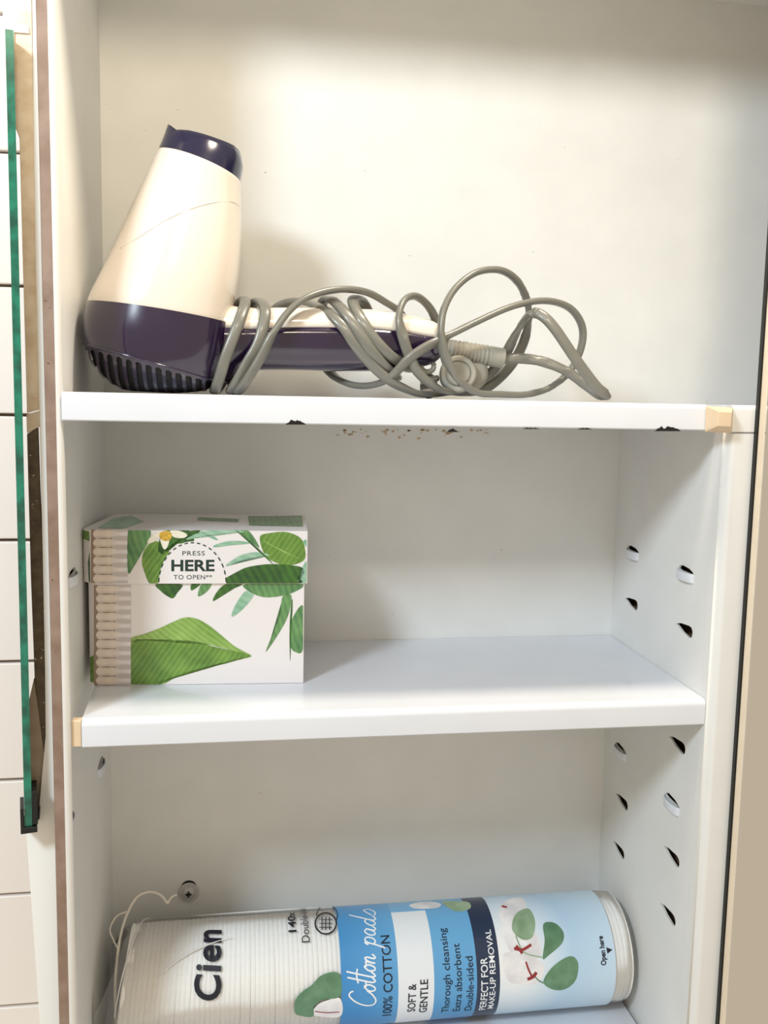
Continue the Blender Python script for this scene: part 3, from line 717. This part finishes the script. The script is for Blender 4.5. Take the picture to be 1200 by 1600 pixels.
# pads: one mesh shared by the whole packed row
pm = MB(); nseg = 40; prof = [(0.6, -1.33), (RB - .5, -1.33), (RB - .1, -.85), (RB, 0), (RB - .1, .85), (RB - .5, 1.33), (0.6, 1.33)]
pm.rings([[(x, r * math.cos(2 * PI * k / nseg), r * math.sin(2 * PI * k / nseg)) for k in range(nseg)] for r, x in prof], True, True, True)
NP = 108; pad0 = None; rnd = random.Random(3)
for i in range(NP):
    f = i / (NP - 1); x = 12.5 + 279.0 * f
    if pad0 is None:
        p = pm.build('cotton_pad', M['pad'], smooth=True); pad0 = p
    else:
        p = pad0.copy(); COL.objects.link(p)
    tilt = 0.14 * max(0, 1 - f / .34) ** 1.3 - .01
    p.location = Vector((x, YB_ + rnd.uniform(-.12, .12), ZC + rnd.uniform(-.12, .12) - (0.0))) * S
    p.rotation_euler = (0, tilt, .004 * rnd.uniform(-1, 1)); p.scale = (1, 1, 1)
    p['label'] = 'round white cotton pad standing in the packed row inside the clear sleeve'; p['category'] = 'cotton pad'; p['group'] = 'cotton pads in the plastic sleeve'
# clear sleeve, creased at the gathered left end, closed over the right end
rings = []; n = 72
for i in range(81):
    t = i / 80; x = -1.0 + 295.5 * t; ring = []
    for k in range(n):
        ph = 2 * PI * k / n
        r = 30.2
        wr = mnoise.noise(Vector((x * .035, math.cos(ph) * 2.2, math.sin(ph) * 2.2)))
        r += .45 * wr + .15
        if x < 26:
            e = (26 - x) / 26
            r += e * (2.0 * mnoise.noise(Vector((ph * 2.2, x * .11, 3))) + .6 * math.sin(ph * 9 + x * .2)) - 3.0 * e * e
        if x > 289: r -= (x - 289) ** 2 * .12
        q = cyl(x, ph, r); 
        if x < 26: q.x += 17 * ((q.z - ZC) / 28) * (26 - x) / 26 * .8
        q.z = max(q.z, -38.9); q.y = min(q.y, 129.3); q.x = max(q.x, xl(q.y) + .5)
        ring.append(q)
    rings.append(ring)
MB().rings(rings, True, False, True).build('clear_film', M['film'], bag, smooth=True)
# crease tubes, highlights put in as whiter film, at the left end and along the front
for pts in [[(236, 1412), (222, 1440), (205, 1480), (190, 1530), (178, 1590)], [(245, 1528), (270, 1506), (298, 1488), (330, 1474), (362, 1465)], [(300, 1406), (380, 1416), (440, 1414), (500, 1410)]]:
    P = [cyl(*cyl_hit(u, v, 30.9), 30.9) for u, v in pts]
    tube(catmull(P, 6), lambda t: .12 + .35 * math.sin(PI * t), 6).build('crease_highlight', M['fold_highlight'], bag, smooth=True)
# drawstring
for pts, r in [([(262, 1412), (250, 1398), (232, 1394), (214, 1402), (200, 1425), (190, 1455), (184, 1490), (180, 1540), (181, 1600)], .75), ([(200, 1424), (182, 1432), (172, 1452), (178, 1470), (184, 1482)], .45), ([(262, 1412), (268, 1402), (276, 1398)], .6)]:
    P = [at(u, v, 76 + 34 * max(0, min(1, (1490 - v) / 100))) for u, v in pts]
    for q in P: q.x = max(q.x, xl(q.y) + 1.2); q.z = max(q.z, -38)
    tube(catmull(P, 8), r, 8).build('drawstring', M['string'], bag, smooth=True)

def bag_grid(x0, x1, p0, p1, r, name, colf, nx=2, npn=40):
    mb = MB(); vs = []; cs = []
    for i in range(nx + 1):
        for j in range(npn + 1):
            x = x0 + (x1 - x0) * i / nx; p = p0 + (p1 - p0) * j / npn
            vs.append(cyl(x, p, r)); cs.append(lin(colf(x, p)))
    fs = [(i * (npn + 1) + j, (i + 1) * (npn + 1) + j, (i + 1) * (npn + 1) + j + 1, i * (npn + 1) + j + 1) for i in range(nx) for j in range(npn)]
    mb.add(vs, fs, cs).build(name, M['vcol'], bag, smooth=True, colors=True)
def X_(u, v=1500): return cyl_hit(u, v)[0]
PH0, PH1 = -1.9, 2.3
rp_ = 30.9
xa, xb, xc, xd, xe, xf_ = X_(532), X_(621), X_(677), X_(744), X_(780), X_(962)
pw = cyl_hit(640, 1424)[1]
def mixc(a, b, t): t = min(1, max(0, t)); return tuple(x + (y - x) * t for x, y in zip(a, b))
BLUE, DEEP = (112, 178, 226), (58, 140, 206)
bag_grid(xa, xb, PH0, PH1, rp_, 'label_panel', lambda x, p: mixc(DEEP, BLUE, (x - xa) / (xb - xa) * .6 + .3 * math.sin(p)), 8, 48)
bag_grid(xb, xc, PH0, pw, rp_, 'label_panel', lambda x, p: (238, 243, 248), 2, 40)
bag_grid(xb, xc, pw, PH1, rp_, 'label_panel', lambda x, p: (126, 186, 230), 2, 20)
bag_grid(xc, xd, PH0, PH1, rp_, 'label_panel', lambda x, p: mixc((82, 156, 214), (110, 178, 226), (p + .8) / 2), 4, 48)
bag_grid(xd, xe, PH0, PH1, rp_, 'label_panel', lambda x, p: (28, 48, 78), 2, 48)
cxl, cpl = cyl_hit(800, 1490)
def lightblue(x, p):
    d = math.hypot((x - cxl) / 26, (p - cpl) / 1.2); return mixc((246, 248, 250), (186, 216, 240), d - .35) if d < 1.4 else mixc((186, 216, 240), (206, 228, 244), d - 1.4)
bag_grid(xe, xf_, PH0, PH1, rp_, 'label_panel', lightblue, 40, 60)
def bag_poly(pts, name, m, r, smooth=True):
    q = [(p.x, p.y) for p in catmull([(a, b, 0) for a, b in pts], 6, True)] if smooth else pts
    # fill in (x, angle) space, refined so that it follows the curve
    bm = bmesh.new(); vs = [bm.verts.new((h[0], h[1] * 31, 0)) for h in (cyl_hit(u, v) for u, v in q)]
    f = bm.faces.new(vs); bmesh.ops.triangulate(bm, faces=[f])
    bmesh.ops.subdivide_edges(bm, edges=bm.edges[:], cuts=2, use_grid_fill=True)
    mb = MB(); bm.verts.index_update()
    mb.add([cyl(v.co.x, v.co.y / 31, r) for v in bm.verts], [tuple(v.index for v in f.verts) for f in bm.faces]); bm.free()
    return mb.build(name, m, bag, smooth=True)
cottonw = mat('cotton boll print', (250, 248, 248), .5, coat=.2, rgb2=(222, 220, 224), scale=90)
redst = mat('red stem print', (150, 44, 48), .5)
for pts in [[(786, 1410), (812, 1402), (822, 1415), (812, 1440), (790, 1448), (780, 1430)], [(784, 1452), (806, 1445), (836, 1458), (846, 1490), (830, 1500), (800, 1490)], [(788, 1490), (815, 1494), (848, 1505), (844, 1532), (820, 1538), (792, 1530)]]:
    bag_poly(pts, 'printed_boll', cottonw, rp_ + .08)
for pts, m in [([(800, 1452), (806, 1428), (826, 1420), (836, 1440), (832, 1464), (816, 1468)], 'sagepale'), ([(849, 1444), (866, 1442), (880, 1456), (878, 1474), (858, 1492), (848, 1498), (851, 1470)], 'sage'), ([(849, 1534), (864, 1510), (890, 1494), (903, 1504), (900, 1530), (884, 1545), (864, 1546)], 'sage'),
               ([(461, 1582), (462, 1562), (474, 1548), (486, 1540), (504, 1523), (530, 1521), (531.5, 1556), (505, 1562), (491, 1572), (489, 1588), (470, 1587)], 'sage'), ([(690, 1410), (710, 1408), (732, 1410), (734, 1420), (712, 1424)], 'sagepale'), ([(640, 1414), (664, 1409), (688, 1412), (682, 1419), (650, 1420)], 'white')]:
    bag_poly(pts, 'printed_leaf', cottonw if m == 'white' else M[m], rp_ + .1)
bag_poly([(490, 1586), (494, 1572), (508, 1564), (531.5, 1560), (531.5, 1588)], 'printed_boll', cottonw, rp_ + .08)
def bag_line(pts, w, m, r, name='printed_stem'):
    P = [cyl(*cyl_hit(u, v), r) for u, v in pts]; P = catmull(P, 6)
    mb = MB(); L_ = []
    for i, p in enumerate(P):
        t = (P[min(i + 1, len(P) - 1)] - P[max(i - 1, 0)]).normalized(); nn = Vector((0, p.y - YB_, p.z - ZC)).normalized(); s_ = t.cross(nn) * w
        L_.append((p + s_, p - s_))
    mb.add([q for pr_ in L_ for q in pr_], [(2 * i, 2 * i + 1, 2 * i + 3, 2 * i + 2) for i in range(len(L_) - 1)])
    mb.build(name, m, bag, fix=False)
bag_line([(806, 1462), (812, 1478), (822, 1490), (848, 1496)], .35, M['sagepale'], rp_ + .16)
bag_line([(816, 1482), (824, 1510), (832, 1528)], .5, redst, rp_ + .16); bag_line([(803, 1482), (816, 1484), (830, 1476)], .7, redst, rp_ + .17)
bag_line([(824, 1530), (833, 1526), (838, 1519)], .9, redst, rp_ + .17); bag_line([(806, 1478), (812, 1484), (816, 1490)], .8, redst, rp_ + .17)
bag_line([(832, 1522), (842, 1532), (850, 1536)], .35, M['sage'], rp_ + .16)
bag_line([(492, 1580), (510, 1582), (530, 1581)], .3, redst, rp_ + .16); bag_line([(784, 1416), (792, 1418)], .8, redst, rp_ + .16)

def bag_text(body, u_base, v0, v1, cap, m, bold=0.0, shear=0.0, space=1.0, r=None, ref=None):
    """text running up the sleeve: baseline at pixel column u_base, from row v0 up to row v1; cap = cap height in px"""
    r = r or rp_ + .14
    vs, fs, (x0, x1, y0, y1) = text_mesh(body, bold, shear, space)
    xs, a0 = cyl_hit(u_base, v0); _, a1 = cyl_hit(u_base, v1)
    caph = text_mesh(ref or 'H', bold)[2][3]
    k = (cyl_hit(u_base, (v0 + v1) / 2)[0] - cyl_hit(u_base - cap, (v0 + v1) / 2)[0]) / caph
    q = [cyl(xs - y * k, a0 + (a1 - a0) * (x - x0) / (x1 - x0), r) for x, y in vs]
    MB().add(q, fs).build('printed_text', M[m], bag)
bag_text('Cien', 344, 1562, 1452, 40, 'inkblack', .028, .12, 1.08, r=31.0)
bag_text('140x', 463, 1456, 1425, 12, 'inkblack', .02, r=31.0)
bag_text('Double-sided', 484, 1472, 1410, 12, 'inkblack', 0, r=31.0)
bag_text('100% COTTON', 611, 1586, 1461, 14, 'inkblack', .006)
bag_text('SOFT &', 648, 1580, 1537, 12, 'inkblack', .012)
bag_text('GENTLE', 666, 1581, 1530, 12, 'inkblack', .012)
bag_text('Thorough cleansing', 700, 1581, 1450, 11, 'inkblack', 0.004)
bag_text('Extra absorbent', 718, 1579, 1474, 11, 'inkblack', 0.004)
bag_text('Double-sided', 736, 1578, 1494, 11, 'inkblack', 0.004)
bag_text('PERFECT FOR', 758, 1577, 1496, 10.5, 'inkwhite', .012)
bag_text('MAKE-UP REMOVAL', 770, 1575, 1452, 9, 'inkwhite', .01)
bag_text('Open here', 947, 1508, 1462, 8, 'inkblack', .03)
bag_poly([(947, 1480), (957, 1484), (949, 1490)], 'printed_arrow', M['inkblack'], rp_ + .12, smooth=False)
# round pad emblem
def bag_ring(u, v, r0, r1, m, a0=0, a1=2 * PI, n=36):
    mb = MB(); vs = []
    for k in range(n + 1):
        a = a0 + (a1 - a0) * k / n
        for rr_ in (r0, r1): vs.append(cyl(*cyl_hit(u + rr_ * math.cos(a), v + rr_ * math.sin(a)), 31.0))
    mb.add(vs, [(2 * k, 2 * k + 1, 2 * k + 3, 2 * k + 2) for k in range(n)]).build('printed_emblem', m, bag, fix=False)
bag_ring(509, 1443, 15.2, 17.6, M['inkblack']); bag_ring(511, 1430, 15.6, 17, M['inkblack'], PI * .98, PI * 2.2)
for d in (-6, 0, 6):
    bag_line([(509 + d, 1453), (509 + d, 1443), (509 + d, 1433)], .28, M['inkblack'], 31.0, 'printed_emblem')
    bag_line([(499, 1443 + d), (509, 1443 + d), (519, 1443 + d)], .28, M['inkblack'], 31.0, 'printed_emblem')
# handwritten-style product words, drawn stroke by stroke (zoom coordinates: 500 + x*.45, 1360 + y*.45)
def zz(x, y): return (500 + x * .45, 1360 + y * .45)
glyphs = [(0, [[(58, 80), (50, 92), (34, 94), (14, 70), (6, 36), (14, 8), (34, -2), (56, 12), (68, 30)], [(80, 38), (69, 24), (73, 4), (86, 2), (94, 20), (88, 38), (79, 38), (92, 33), (104, 36)],
    [(112, 102), (108, 50), (106, 12), (114, 0), (126, 12)], [(136, 106), (131, 50), (129, 12), (136, 0), (150, 16)], [(94, 62), (122, 68), (154, 66)],
    [(164, 38), (153, 24), (157, 4), (169, 2), (177, 20), (171, 38), (163, 38), (175, 33), (186, 36)], [(190, 38), (188, 20), (187, 0), (190, 22), (201, 38), (208, 30), (206, 8), (212, 0), (224, 12)]]),
    (262, [[(0, 26), (9, 38), (5, 0), (-3, -36)], [(6, 22), (18, 38), (31, 30), (29, 8), (17, 0), (6, 8)], [(64, 34), (52, 38), (42, 20), (47, 2), (59, 6), (66, 34), (64, 6), (72, 0), (80, 12)],
    [(106, 34), (94, 38), (83, 20), (88, 2), (100, 6), (107, 36), (113, 96), (107, 40), (106, 6), (114, 0), (124, 12)], [(126, 14), (140, 42), (148, 24), (140, 2), (126, 3)]])]
strokes = []
for off, gl_ in glyphs:
    for st_ in gl_: strokes.append([(192 - .95 * h, (478 if off == 0 else 262) - .83 * (a_ + .16 * h)) for a_, h in st_])
for st_ in strokes: bag_line([zz(*p) for p in st_], .42, M['inkwhite'], rp_ + .15, 'printed_script')
